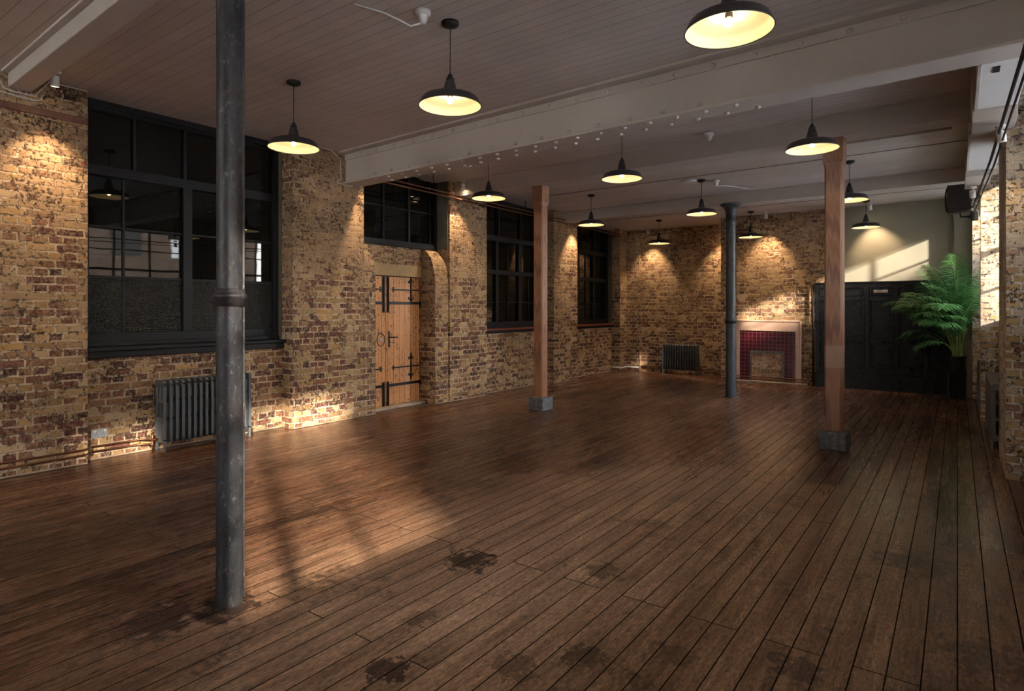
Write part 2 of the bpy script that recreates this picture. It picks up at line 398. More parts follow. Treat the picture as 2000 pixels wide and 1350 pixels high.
M = dict(
    brick=brick_mat('stock brick with old limewash'),
    brick_back=brick_mat('chipped stock brick', lime_lo=.54),
    brick_right=brick_mat('pale stock brick', lc=((.42,.35,.26), (.66,.62,.54)), lime_lo=.50, mortar=(.62,.58,.52), palette=[(0,(.2,.10,.08)),(.3,(.34,.2,.13)),(.55,(.40,.28,.13)),(.8,(.46,.39,.29)),(1,(.42,.34,.30))]),
    brick_fill=brick_mat('buff brick infill', lime_lo=.60, mortar=(.5,.38,.26), palette=[(0,(.24,.11,.06)),(.5,(.42,.23,.12)),(1,(.5,.36,.22))]),
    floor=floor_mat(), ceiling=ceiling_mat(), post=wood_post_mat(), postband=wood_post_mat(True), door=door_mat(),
    iron=iron_mat('worn cast iron', (.014,.014,.016), (.055,.058,.066), .46, .25),
    iron2=iron_mat('painted cast iron', (.03,.038,.045), (.06,.07,.08), .45, .2),
    paint=plaster_mat('painted beam', (.50,.455,.41), .06),
    panelwhite=plaster_mat('painted boxing', (.74,.74,.72), .04),
    frame=plain('black window paint', (.011,.0125,.0145), .5, 0, .2, 8, .2, 30, .22),
    wire=plain('black ironmongery', (.012,.012,.013), .45, .3, .2),
    glass=glass_dark('dark window glass'), glasst=glass_dark('obscured window glass', textured=True),
    jamb=plaster_mat('grey green jamb plaster', (.11,.105,.075), .35),
    green=plaster_mat('olive grey wall paint', (.25,.235,.185), .05),
    black=plain('black panelling paint', (.004,.0038,.004), .3, 0, .3, 5, .02, 12, .14),
    rad=plain('grey radiator enamel', (.075,.085,.095), .38, .05, .1),
    raddark=plain('taupe radiator enamel', (.10,.09,.085), .45, 0, .1),
    shade=plain('graphite lamp enamel', (.035,.033,.034), .35, .1, .1),
    inner=plain('white lamp enamel', (.9,.86,.72), .5, 0, .02),
    cord=plain('black braided cord', (.01,.01,.01), .7),
    white=plain('white fitting plastic', (.62,.62,.60), .45, 0, .06),
    copper=copper_mat(), stone=stone_mat(), marble=marble_mat(), tile=tile_mat(),
    lintel=plaster_mat('tan painted lintel', (.40,.28,.14), .15),
    redwood=plain('red stained sill', (.16,.035,.02), .35, 0, .3, 7),
    timber=plain('dark reddish timber', (.14,.055,.03), .5, 0, .4, 9, .3, 20),
    chrome=plain('chrome', (.6,.6,.6), .25, 1, .05),
    steel=plain('grey socket steel', (.33,.35,.38), .4, .4, .05),
    pot=plain('black plant pot', (.012,.012,.013), .4),
    leaf=leaf_mat(), stem=plain('palm cane', (.2,.3,.07), .45, 0, .25, 12),
    soil=plain('potting soil', (.03,.02,.014), .9),
    bulb=emit('lit filament bulb', (1, .70, .34), 46),
    spotface=emit('lit spot lens', (1, .8, .5), 20),
    outbrick=brick_mat('street brick', lime_lo=.8, mortar=(.2,.17,.14), palette=[(0,(.06,.03,.02)),(1,(.16,.09,.06))]),
    street=plaster_mat('street paving', (.3,.29,.28), .1),
)
t = NT('clear window glass'); g = t.n('BsdfGlass'); g.inputs['IOR'].default_value = 1.45; g.inputs['Roughness'].default_value = 0
tr = t.n('BsdfTransparent'); gl = t.n('BsdfGlossy'); gl.inputs['Roughness'].default_value = .02; fr = t.n('Fresnel'); mx = t.n('MixShader')
t.l(fr.outputs[0], mx.inputs[0]); t.l(tr.outputs[0], mx.inputs[1]); t.l(gl.outputs[0], mx.inputs[2]); t.l(mx.outputs[0], t.out.inputs[0])
M['clear'] = t.m

def struct(name, mb, mat, parent=None, **kw):
    o = mb.build(name, mat, parent, **kw)
    if parent is None: o['kind'] = 'structure'
    return o

# ------------------------------------------------------------ shell
def zc(y): return 3.60 if y < 5 else 3.60 - (y-5)*.0238
YB = 13.70                                   # rear face of the far wall
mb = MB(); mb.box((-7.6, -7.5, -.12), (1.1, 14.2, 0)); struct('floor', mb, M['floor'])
mb = MB()
ys = [-3.2, 5.0, 14.2]
for a, b in ((-7.5, 5.0), (5.0, 14.2)):
    mb.hexa([(-7.6,a,zc(a)),(1.3,a,zc(a)),(1.3,b,zc(b)),(-7.6,b,zc(b)),(-7.6,a,3.9),(1.3,a,3.9),(1.3,b,3.9),(-7.6,b,3.9)])
struct('ceiling', mb, M['ceiling'])

# left wall: piers, lower walls under the windows, door bay. fronts drift slightly like the old wall
piers = [(-7.3, 2.30, -6.775), (4.47, 5.59, -6.665), (7.254, 8.205, -6.565), (10.27, 11.20, -6.50), (13.216, 14.0, -6.50)]
mb = MB()
XO = -7.45
def zt(y): return 3.75
for y0, y1, x in piers: mb.box((XO, y0, 0), (x, y1, 3.75))
mb.box((XO, 2.30, 0), (-6.90, 4.47, 1.06))
mb.box((XO, 8.205, 0), (-6.69, 10.27, 1.06))
mb.box((XO, 11.20, 0), (-6.71, 13.216, 1.06))
# cheeks either side of the door, rounded over at the top
def cheek(y0, y1, xf):
    xb = -6.885; zb, z1 = 1.86, 2.44
    pr = [(XO, 0), (xf, 0), (xf, zb)]
    for k in range(1, 13):
        a = PI/2*k/12; pr.append((xb + (xf-xb)*math.cos(a), zb + (z1-zb)*math.sin(a)))
    pr += [(XO, z1)]
    mb.prism(pr, 'y', y0, y1)
cheek(5.59, 5.79, -6.655); cheek(6.944, 7.254, -6.59)
mb.box((XO, 5.79, 2.17), (-6.90, 6.944, 2.44))
mb.box((XO, 5.79, 0), (-7.05, 6.944, 2.17))
struct('wall_left', mb, M['brick'])
mb = MB(); mb.box((-7.05, 5.79, 1.995), (-6.885, 6.944, 2.17)); struct('trim_1', mb, M['lintel'], bevel=.006)
mb = MB(); mb.box((-6.96, -2.0, 3.27), (-6.758, 2.297, 3.335)); struct('trim_2', mb, M['timber'], bevel=.006)
mb = MB(); mb.box((-7.05, 5.79, 0), (-6.80, 6.944, .035)); struct('trim_3', mb, plaster_mat('worn threshold', (.4,.33,.25), .3), bevel=.008)
# thin dusty mortar fillet along the wall foot
mb = MB()
for y0, y1, x in ((-3.2, 2.30, -6.775), (4.47, 5.79, -6.655), (6.944, 8.205, -6.565), (10.27, 11.20, -6.50), (13.216, 13.7, -6.50), (2.30, 4.47, -6.90), (8.205, 10.27, -6.69), (11.2, 13.216, -6.71)):
    mb.box((x-.01, y0, 0), (x+.012, y1, .018))
struct('baseboard_left', mb, plaster_mat('pale mortar fillet', (.30,.22,.15), .45), bevel=.008)

# far wall
mb = MB()
mb.box((-7.4, YB, 0), (-4.03, 14.1, 3.7)); mb.box((-6.52, 13.60, 0), (-6.17, YB+.02, 3.7))
mb.box((-4.03, 12.95, 0), (-2.02, 14.1, 3.7)); mb.box((-2.02, 13.0, 0), (-1.95, 14.1, 3.7))
struct('wall_back', mb, M['brick_back'])
mb = MB(); mb.box((-2.02, 12.965, 0), (1.2, 14.1, 3.7)); mb.box((-.045, 12.80, 0), (.20, 12.97, 3.7))
struct('wall_back_painted', mb, M['green'])

# right wall
rp = [(-7.2,-6.5,.36), (-4.7,-4.3,.36), (-2.6,-2.0,.36), (-1.1,-.4,.36), (1.35,2.3,.36), (4.1,4.75,.36), (6.88,8.0,.345), (10.22,10.5,.25), (12.62,12.97,.20)]
gaps = [(-6.5,-4.7), (-4.3,-2.6), (-2.0,-1.1), (-.4,1.35), (2.3,4.1), (4.75,6.88), (8.0,10.22), (10.5,12.62)]  # the rearmost gaps, out of view, are added to bring in daylight
XR = .75
mb = MB()
for y0, y1, x in rp: mb.box((x, y0, 0), (XR, y1, 3.75))
SILL, HEAD0 = 1.32, 3.25
def HD(y): return 3.42 if y < 2 else HEAD0
for y0, y1 in gaps:
    mb.box((.50, y0, 0), (XR, y1, SILL)); mb.box((.42 if y0 < 7 else .36, y0, HD(y0)), (XR, y1, 3.75))
struct('wall_right', mb, M['brick_right'])
mb = MB()
mb.box((-7.6, -7.5, 0), (1.3, -7.2, 2.3)); mb.box((-7.6, -7.5, 3.4), (1.3, -7.2, 3.7))
for xa, xb in ((-7.6, -6.5), (-4.5, 1.3)): mb.box((xa, -7.5, 2.3), (xb, -7.2, 3.4))  # high opening added behind the camera to light girder and ceiling
struct('wall_front', mb, M['brick'])

# ------------------------------------------------------------ windows
wi = [0]
def window(plane, side, y0, y1, z0, z1, frame_w, rails, bars, panes, sill=None, label=None, mat='frame'):
    """wall window on the plane x; rails: (z, height, depth); bars: (y, width, z0, z1, depth)"""
    wi[0] += 1
    w = empty('window_%d' % wi[0], (plane, (y0+y1)/2, z0)); w['kind'] = 'structure'
    cy = (y0+y1)/2
    L = lambda y: y-cy
    mb = MB(); d = .055*side
    fw = frame_w
    def bx(ya, yb, za, zb, dep=.055, back=-.02):
        xs = sorted((back*side, dep*side)); mb.box((xs[0], L(ya), za-z0), (xs[1], L(yb), zb-z0))
    bx(y0, y0+fw, z0, z1, .07); bx(y1-fw, y1, z0, z1, .07); bx(y0+fw, y1-fw, z1-fw*.9, z1, .07); bx(y0+fw, y1-fw, z0, z0+fw*1.3, .06)
    mb.build('window_frame', M[mat], w, bevel=.004)
    for (z, h, dep) in rails:
        mb = MB(); bx(y0+fw, y1-fw, z-h/2, z+h/2, dep); mb.build('transom', M[mat], w, bevel=.004)
    for (y, wd, za, zb, dep) in bars:
        mb = MB(); bx(y-wd/2, y+wd/2, za, zb, dep); mb.build('glazing_bar' if wd < .04 else 'mullion', M[mat], w, bevel=.003)
    for (ya, yb, za, zb, mname) in panes:
        mb = MB(); mb.box((-.008, L(ya), za-z0), (.004, L(yb), zb-z0)); mb.build('pane', M[mname], w)
    if sill:
        for (nm, x0, x1, ya, yb, za, zb, mt) in sill:
            mb = MB(); mb.box((x0-plane, L(ya), za-z0), (x1-plane, L(yb), zb-z0)); mb.build(nm, M[mt], w, bevel=.01, seg=3)
    return w
# window 1 (near, wide, painted black)
X1 = -7.02
window(X1, 1, 2.30, 4.47, 1.16, 3.60, .07,
       [(2.90, .10, .05), (2.335, .022, .022), (1.825, .026, .022), (3.53, .06, .05)],
       [(2.80, .03, 2.95, 3.5, .035), (3.32, .035, 2.95, 3.5, .035), (3.95, .03, 2.95, 3.5, .03), (2.70, .022, 1.25, 2.85, .022), (3.34, .10, 1.2, 2.86, .05), (3.84, .022, 1.25, 2.85, .022)],
       [(2.36, 4.41, 1.83, 3.54, 'glass'), (2.36, 4.41, 1.22, 1.822, 'glasst')],
       [('window_sill', -7.05, -6.80, 2.303, 4.50, 1.075, 1.115, 'frame'), ('sill_moulding', -7.05, -6.84, 2.303, 4.468, 1.005, 1.075, 'frame'), ('sill_upstand', -7.05, -6.93, 2.303, 4.468, 1.115, 1.165, 'frame')])
# high window over the door
window(-6.90, 1, 5.595, 7.25, 2.445, 3.60, .05,
       [(3.03, .022, .02), (2.51, .05, .04)],
       [(6.14, .028, 2.5, 3.55, .03), (6.66, .04, 2.5, 3.55, .03), (7.12, .03, 2.5, 3.55, .03)],
       [(5.63, 7.21, 2.5, 3.56, 'glass')])
# windows 3 and 4 with red sill boards
for (ya, yb, xf) in ((8.205, 10.27, -6.69), (11.20, 13.216, -6.71)):
    w_ = yb-ya; c1 = ya+w_*.36 if ya < 9 else ya+w_*.5; c2 = ya+w_*.72
    window(-6.88, 1, ya, yb, 1.14, 3.55, .09,
       [(2.79, .10, .06), (2.17, .085, .055), (1.62, .02, .02), (3.46, .05, .05)],
       [(ya+w_*.31, .08, 1.2, 2.75, .05), (ya+w_*.66, .08, 1.2, 2.75, .05), (ya+w_*.34, .05, 2.8, 3.45, .05), (ya+w_*.68, .05, 2.8, 3.45, .05),
        (ya+w_*.49, .022, 1.2, 2.75, .02), (ya+w_*.17, .022, 1.2, 2.15, .02), (ya+w_*.82, .022, 1.2, 2.15, .02)],
       [(ya+.06, yb-.06, 1.2, 3.5, 'glass')],
       [('window_sill', -6.98, xf+.05, ya+.002, yb+(.0 if ya < 9 else .0), 1.105, 1.145, 'redwood'), ('sill_moulding', -6.95, xf+.02, ya+.002, yb-.002, 1.055, 1.105, 'frame')])
# grey-green plastered jambs beside the left windows
for i, (ya, yb, x0, x1, z0) in enumerate(((4.455, 4.475, -7.0, -6.895, 1.12), (7.24, 7.258, -6.88, -6.60, 2.46), (13.20, 13.22, -6.87, -6.715, 1.15), (10.255, 10.275, -6.87, -6.69, 1.15))):
    mb = MB(); mb.box((x0, ya, z0), (x1, yb, 3.6)); struct('trim_%d' % (4+i), mb, M['jamb'])
# right-hand windows (daylight)
for (ya, yb) in gaps:
    HEAD = HD(ya)
    w_ = yb-ya; nb = 3 if w_ > 1.6 else 2
    bars = [(ya+w_*k/nb, .035, SILL+.05, HEAD-.05, .03) for k in range(1, nb)]
    if ya == -.4: bars = [(-.02, .09, SILL+.05, HEAD-.05, .04), (.51, .035, SILL+.05, HEAD-.05, .03)]
    window(.62, -1, ya, yb, SILL, HEAD, .06, [(2.35, .05, .04), (1.85, .025, .025), (2.78, .025, .025)], bars, [(ya+.04, yb-.04, SILL+.04, HEAD-.04, 'clear')],
           [('window_sill', .47, .64, ya+.002, yb-.002, SILL-.04, SILL+.012, 'frame')])

# ------------------------------------------------------------ door
dy0, dy1, dx = 5.79, 6.944, -6.925
D = empty('door_1', (dx, dy0, .04)); D['kind'] = 'structure'
wd = dy1-dy0; sp_ = .435
for nm, a, b in (('door_leaf', .012, sp_-.004), ('door_leaf', sp_+.004, wd-.012)):
    mb = MB(); mb.box((-.05, a, 0), (0, b, 1.945)); leaf = mb.build(nm, M['door'], D, bevel=.003)
    def strap(z, y0s, y1s, h=.035, tip=None):
        m2 = MB(); m2.box((0, y0s, z-h/2), (.009, y1s, z+h/2))
        if tip is not None:
            s_ = 1 if tip > y0s else -1
            if abs(tip-y0s) < abs(tip-y1s): s_ = -1
            for dz in (-1, 0, 1):
                cz = z + dz*.026; cy = tip + (0 if dz else s_*.02)
                m2.lathe([(0,0),(.017,0),(.017,.009),(0,.009)], 10, (0,0,0)) if False else m2.box((0, cy-.014, cz-.012), (.009, cy+.014, cz+.012), )
        return m2
    if a > .2:
        for z in (1.545, .30): strap(z, a+.05, b-.002, .042).build('strap_hinge', M['wire'], leaf, bevel=.002)
        for z in (1.75, .56):
            strap(z, a+.15, b-.002, .022, a+.15).build('strap_hinge', M['wire'], leaf, bevel=.002)
            # upright fleur on the thin strap
            m2 = MB(); yf = b-.19
            m2.box((.002, yf-.011, z-.17), (.012, yf+.011, z+.17))
            for sgn in (-1, 1):
                zz = z+sgn*.15
                m2.prism([(yf, zz+sgn*.07), (yf-.020, zz), (yf, zz-sgn*.02), (yf+.020, zz)], 'x', .002, .012)
                for ss in (-1, 1):
                    m2.tube([(.007, yf, zz-sgn*.04), (.007, yf+ss*.030, zz-sgn*.002), (.007, yf+ss*.048, zz-sgn*.012), (.007, yf+ss*.046, zz-sgn*.045)], .008, 6)
            m2.build('fleur_ornament', M['wire'], leaf)
        m2 = MB(); yh = a+.06; z = 1.0
        m2.box((0, yh-.016, z-.09), (.008, yh+.016, z+.09)); m2.prism([(yh, z+.13), (yh-.03, z+.09), (yh+.03, z+.09)], 'x', 0, .008); m2.prism([(yh, z-.13), (yh-.03, z-.09), (yh+.03, z-.09)], 'x', 0, .008)
        m2.build('lock_plate', M['wire'], leaf, bevel=.002)
        m2 = MB(); m2.tube([(0, yh, z+.03), (.05, yh, z+.03), (.055, yh+.03, z+.03), (.055, yh+.13, z+.025)], .009, 8)
        m2.build('door_handle', M['wire'], leaf)
    else:
        for z in (1.545, .30): strap(z, a, b-.06, .042).build('strap_hinge', M['wire'], leaf, bevel=.002)
        for z in (1.75, .56): strap(z, a, b-.10, .022, b-.10).build('strap_hinge', M['wire'], leaf, bevel=.002)
        m2 = MB(); yc, z = b-.10, 1.0
        R_ = [(.012, yc+.075*math.cos(q*2*PI/20), z+.095*math.sin(q*2*PI/20)) for q in range(21)]
        m2.tube(R_, .006, 6, cap=False); m2.build('ring_handle', M['wire'], leaf)
        m2 = MB(); m2.prism([(yc, z+.045), (yc-.035, z), (yc, z-.045), (yc+.035, z)], 'x', 0, .014); m2.build('rose_plate', M['steel'], leaf, bevel=.004)
    for (z0, z1) in ((1.40, 1.945), (-.02, .36)):
        yy = b-.045 if a < .2 else a+.035
        m2 = MB(); m2.box((0, yy-.022, z0), (.014, yy+.022, z1)); m2.tube([(.022, yy, z0+.02), (.022, yy, z1-.02)], .011, 8)
        m2.build('door_bolt', M['wire'], leaf, bevel=.002)
for z in (1.545, .30):
    m2 = MB(); m2.box((0, wd-.02, z-.05), (.03, wd, z+.03)); m2.build('hinge_pintle', M['wire'], D, bevel=.004)

# ------------------------------------------------------------ beams
def beam_matrix(p0, p1):
    d = Vector(p1)-Vector(p0); return math.atan2(d.y, d.x), d.length
# riveted girder
a = Vector((-6.68, 5.25, 0)); b = Vector((.42, 5.0, 0)); ang, Lg = beam_matrix(a, b)
G = empty('steel_girder', (a.x, a.y, 3.2), ang, 'deep white painted riveted steel girder crossing the ceiling, in front of the timber posts', 'girder')
mb = MB(); mb.box((-.1, .03, 0), (Lg+.1, .23, .45)); mb.build('web', M['paint'], G)
mb = MB(); mb.box((-.1, -.012, -.02), (Lg+.1, .275, .012)); mb.build('bottom_flange', M['paint'], G, bevel=.006)
mb = MB(); mb.box((-.1, .012, .30), (Lg+.1, .03, .40)); mb.box((-.1, -.10, .375), (Lg+.1, .26, .42)); mb.build('top_angle', M['paint'], G, bevel=.006)
mb = MB(); mb.lathe([(0, .021), (.012, .018), (.020, .010), (.0225, 0), (.023, -.004)], 12); rv = mb.build('rivet', M['paint'], G)
first = True
def place_rivet(x, y, z, rot):
    global first
    o = rv if first else rv.copy()
    if not first: C.objects.link(o)
    first = False; o.parent = G; o.location = (x, y, z); o.rotation_euler = rot
for k in range(19): place_rivet(.35+k*.335, .012, .335, (PI/2, 0, 0))
for k in range(19):
    place_rivet(.62+k*.255, .05, -.02, (PI, 0, 0)); place_rivet(.75+k*.255, .215, -.02, (PI, 0, 0))
for k in range(14): place_rivet(.62+k*.33, .03, .04, (PI/2, 0, 0))
def beam(name, p0, p1, w, zb, zt_, label, mat='paint', extra=True):
    ang, L = beam_matrix(p0, p1)
    o = empty(name, (p0[0], p0[1], zb), ang, label, 'beam')
    mb = MB(); mb.box((-.05, 0, 0), (L+.05, w, zt_-zb)); mb.build('beam_body', M[mat], o, bevel=.008)
    if extra:
        mb = MB(); mb.box((-.05, -.05, zt_-zb-.06), (L+.05, 0, zt_-zb)); mb.build('cover_strip', M[mat], o, bevel=.006)
    return o
beam('ceiling_beam', (-6.83, 1.69), (.42, 1.50), .17, 3.46, 3.64, 'white boxed beam at the top left corner over the spotlight')
beam('ceiling_beam', (-6.60, 7.38), (.40, 7.13), .26, 3.31, 3.60, 'white painted timber beam resting on the two square wooden posts')
beam('ceiling_beam', (-6.55, 10.62), (.30, 10.50), .24, 3.27, 3.52, 'white painted beam over the far iron column')

# timber posts on stone pads
def post(x, y, rz, top, w, label, pl, mat='post'):
    o = empty('timber_post', (x, y, 0), rz, label, 'post', 'square timber posts')
    mb = MB(); h = w/2; c = .018
    def oct_(hh, cc): return [(-hh+cc,-hh),(hh-cc,-hh),(hh,-hh+cc),(hh,hh-cc),(hh-cc,hh),(-hh+cc,hh),(-hh,hh-cc),(-hh,-hh+cc)]
    mb.prism(oct_(h, c), 'z', .20, top-.30)
    r0, r1 = oct_(h, c), oct_(h+.012, .004)
    vs = [(p[0], p[1], top-.30) for p in r0] + [(p[0], p[1], top-.24) for p in r1]
    mb.add(vs, [(i, (i+1) % 8, 8+(i+1) % 8, 8+i) for i in range(8)])
    mb.prism(r1, 'z', top-.24, top)
    mb.build('post_shaft', M[mat], o)
    q = empty('stone_pad', (x, y, 0), rz, pl, 'stone block', 'stone pads under the posts')
    mb = MB(); mb.box((-.135, -.135, 0), (.135, .135, .199)); mb.build('pad_block', M['stone'], q, bevel=.02, seg=3)
    return o
post(-4.98, 7.50, -.035, 3.31, .16, 'square timber post nearer the brick wall windows, left of the two wooden posts', 'grey stone block under the left wooden post')
post(-1.06, 7.28, -.035, 3.31, .17, 'square timber post with pale worn band, right of the two wooden posts', 'dark stone block under the right wooden post', 'postband')

# cast-iron columns
def column(x, y, top, r, zc_, mat, label, flare, seam=0):
    o = empty('iron_column', (x, y, 0), seam, label, 'column')
    pr = [(r*1.02, 0), (r*1.02, .12), (r, .15), (r*.985, zc_-.06)]
    mb = MB(); mb.lathe(pr + [(r*.97, zc_), (r*.95, zc_+.05), (r*.90, top-(.30 if flare else 0))], 40)
    for s_ in (0, PI): mb.box((r*.9*math.cos(s_)-.004, -.004, .02), (r*1.005*math.cos(s_)+.004, .004, top-.35))
    mb.build('column_shaft', M[mat], o)
    mb = MB(); mb.lathe([(r*.96, zc_-.052), (r*1.10, zc_-.052), (r*1.12, zc_-.016), (r*1.20, zc_-.012), (r*1.235, zc_-.001), (r*1.20, zc_+.009), (r*1.10, zc_+.012), (r*1.09, zc_+.030), (r*1.03, zc_+.036), (r*.94, zc_+.036)], 40)
    mb.build('collar_ring', M[mat], o)
    if flare:
        mb = MB(); mb.lathe([(r*.88, top-.32), (r*1.15, top-.31), (r*1.18, top-.295), (r*.95, top-.285), (r*.95, top-.20), (r*1.12, top-.12), (r*1.45, top-.07), (r*2.0, top-.045), (r*2.1, top-.02), (r*1.9, top-.008), (0, top-.008)], 40)
        mb.build('capital', M[mat], o)
        mb = MB(); mb.lathe([(r*1.02, 0), (r*1.25, 0), (r*1.25, .012), (r*1.0, .02)], 40); mb.build('base_ring', M[mat], o)
    return o
column(-2.995, 1.645, 3.61, .0655, 1.565, 'iron', 'worn bare iron column close to the camera, left foreground', False, .9)
column(-3.10, 10.50, 3.29, .084, 1.30, 'iron2', 'slim dark iron column with flared capital in front of the far wall', True, .4)

# ------------------------------------------------------------ bulkheads along the right top
for (x0, y0, x1, y1, z0, lab, lid) in ((.125, 5.285, .40, 6.47, 3.18, 'white boxed duct between girder and first beam on the right, black square cut in it', 1), (.10, 7.45, .38, 9.5, 3.22, 'white boxed duct between the two timber beams on the right', 0)):
    o = empty('boxed_duct', (x0, y0, z0), 0, lab, 'duct box')
    mb = MB(); mb.box((0, 0, 0), (x1-x0, y1-y0, 3.62-z0)); mb.build('duct_panel', M['panelwhite'], o, bevel=.004)
    mb = MB(); mb.box((-.012, 0, -.008), (.012, y1-y0, .02)); mb.build('edge_strip', M['paint'], o, bevel=.003)
    if lid:
        mb = MB(); mb.box((.075, .09, -.006), (.115, .21, .002)); mb.build('dark_hole', M['cord'], o)
mb = MB(); mb.box((.10, 6.47, 3.08), (.40, 7.12, 3.62)); tag(mb.build('boxed_duct', M['paint'], None, bevel=.004), 'short lower white boxing where the first timber beam meets the right wall', 'duct box')
mb = MB(); mb.box((.08, 9.5, 3.15), (.34, 10.5, 3.54)); tag(mb.build('boxed_duct', M['paint'], None, bevel=.004), 'short lower white boxing where the far beam meets the right wall', 'duct box')
mb = MB(); mb.box((-1.09, 8.32, zc(8.3)-.03), (-.05, 8.62, zc(8.3)+.01)); tag(mb.build('ceiling_patch', M['paint'], None, bevel=.003), 'long white patch board on the ceiling behind the right wooden post', 'panel')

# ------------------------------------------------------------ far wall fittings
FP = empty('fireplace', (-3.08, 12.95, 0), 0, 'bricked-up fireplace with burgundy tiles and pale stone surround', 'fireplace')
mb = MB()
def fb(x0, x1, z0, z1, y0, y1): mb.box((x0+3.08, y0-12.95, z0), (x1+3.08, y1-12.95, z1))
fb(-3.70, -2.46, 1.055, 1.265, 12.885, 12.955); fb(-3.70, -3.635, 0, 1.055, 12.885, 12.955); fb(-2.565, -2.46, 0, 1.055, 12.885, 12.955)
mb.build('surround', M['marble'], FP, bevel=.012, seg=3)
mb = MB(); fb(-3.70, -2.46, 1.235, 1.268, 12.868, 12.885); fb(-2.485, -2.455, 0, 1.268, 12.868, 12.885); fb(-3.705, -3.68, 0, 1.268, 12.868, 12.885); mb.build('edge_moulding', M['marble'], FP, bevel=.008)
mb = MB(); fb(-3.635, -2.565, .645, 1.055, 12.915, 12.955); fb(-3.635, -3.43, 0, .645, 12.915, 12.955); fb(-2.775, -2.565, 0, .645, 12.915, 12.955); mb.build('tile_panel', M['tile'], FP)
mb = MB(); fb(-3.43, -2.775, .605, .645, 12.905, 12.955); fb(-3.43, -3.395, 0, .61, 12.905, 12.955); fb(-2.81, -2.775, 0, .61, 12.905, 12.955); mb.build('inner_frame', M['stone'], FP, bevel=.004)
mb = MB(); fb(-3.395, -2.81, 0, .605, 12.93, 12.955); mb.build('brick_infill', M['brick_fill'], FP)
mb = MB(); fb(-3.225, -3.03, .19, .285, 12.92, 12.935)
vent = mb.build('air_vent', plain('buff vent', (.38,.27,.16), .7), FP)
mb = MB()
for i in range(8):
    for j in range(4): mb.box((-3.218+3.08+i*.0235, 12.917-12.95, .197+j*.0215), (-3.218+3.08+i*.0235+.014, 12.921-12.95, .197+j*.0215+.013))
mb.build('vent_hole', M['cord'], vent)
mb = MB(); fb(-3.9, -2.35, 0, .035, 12.86, 12.95); mb.build('hearth_kerb', plaster_mat('kerb dust', (.4,.33,.27), .3), FP, bevel=.008)

# black panelling
PN = empty('wall_panelling', (-2.21, 12.93, 0), 0, 'black painted timber panelling below the olive wall, three rows of moulded panels', 'panelling')
ox, oy = -2.21, 12.93
mb = MB(); mb.box((0, -.0, 0), (2.15, .03, 1.985)); mb.build('backing_board', M['black'], PN)
xs = [0, .045]; st = [(-2.21,-2.12), (-1.86,-1.79), (-1.36,-1.325), (-.915,-.87), (-.485,-.44), (-.11,-.06)]
st = [(-2.21,-2.14), (-1.835,-1.765), (-1.385,-1.305), (-.93,-.865), (-.50,-.43), (-.115,-.06)]
mb = MB()
for (u0, u1) in st: mb.box((u0-ox, -.03, 0), (u1-ox, 0, 1.97))
for i in range(len(st)-1):
    for (z0, z1) in ((1.90, 1.97), (1.66, 1.735), (.90, .965), (.30, .40)): mb.box((st[i][1]-ox, -.028, z0), (st[i+1][0]-ox, 0, z1))
mb.box((0, -.037, .0), (2.15, -.0305, .29)); mb.build('stile_frame', M['black'], PN, bevel=.004)
mb = MB(); mb.box((-.01, -.055, 1.965), (2.16, .03, 2.0)); mb.build('top_moulding', M['black'], PN, bevel=.008, seg=3)
for i in range(len(st)-1):
    for (z0, z1) in ((.40, .90), (.965, 1.66), (1.735, 1.90)):
        a0, a1 = st[i][1]-ox, st[i+1][0]-ox
        mb = MB()
        for (p, q, r, s_) in ((a0, a0+.02, z0, z1), (a1-.02, a1, z0, z1), (a0+.02, a1-.02, z0, z0+.02), (a0+.02, a1-.02, z1-.02, z1)): mb.box((p, -.040, r), (q, .002, s_))
        mb.box((a0+.06, -.010, z0+.05), (a1-.06, 0, z1-.05)) if z1-z0 > .2 else None
        mb.build('moulded_panel', M['black'], PN, bevel=.006)
mb = MB(); mb.box((-1.24-ox, -.022, 1.79), (-1.02-ox, -.004, 1.845)); mb.build('name_plate', plain('worn plate', (.2,.16,.13), .5), PN, bevel=.003)
mb = MB(); mb.tube([(-2.245, 12.88, 0.0), (-2.245, 12.88, 1.97)], .022, 10); tag(mb.build('black_pipe', M['wire'], None), 'upright black pipe between brick chimney breast and black panelling', 'pipe')

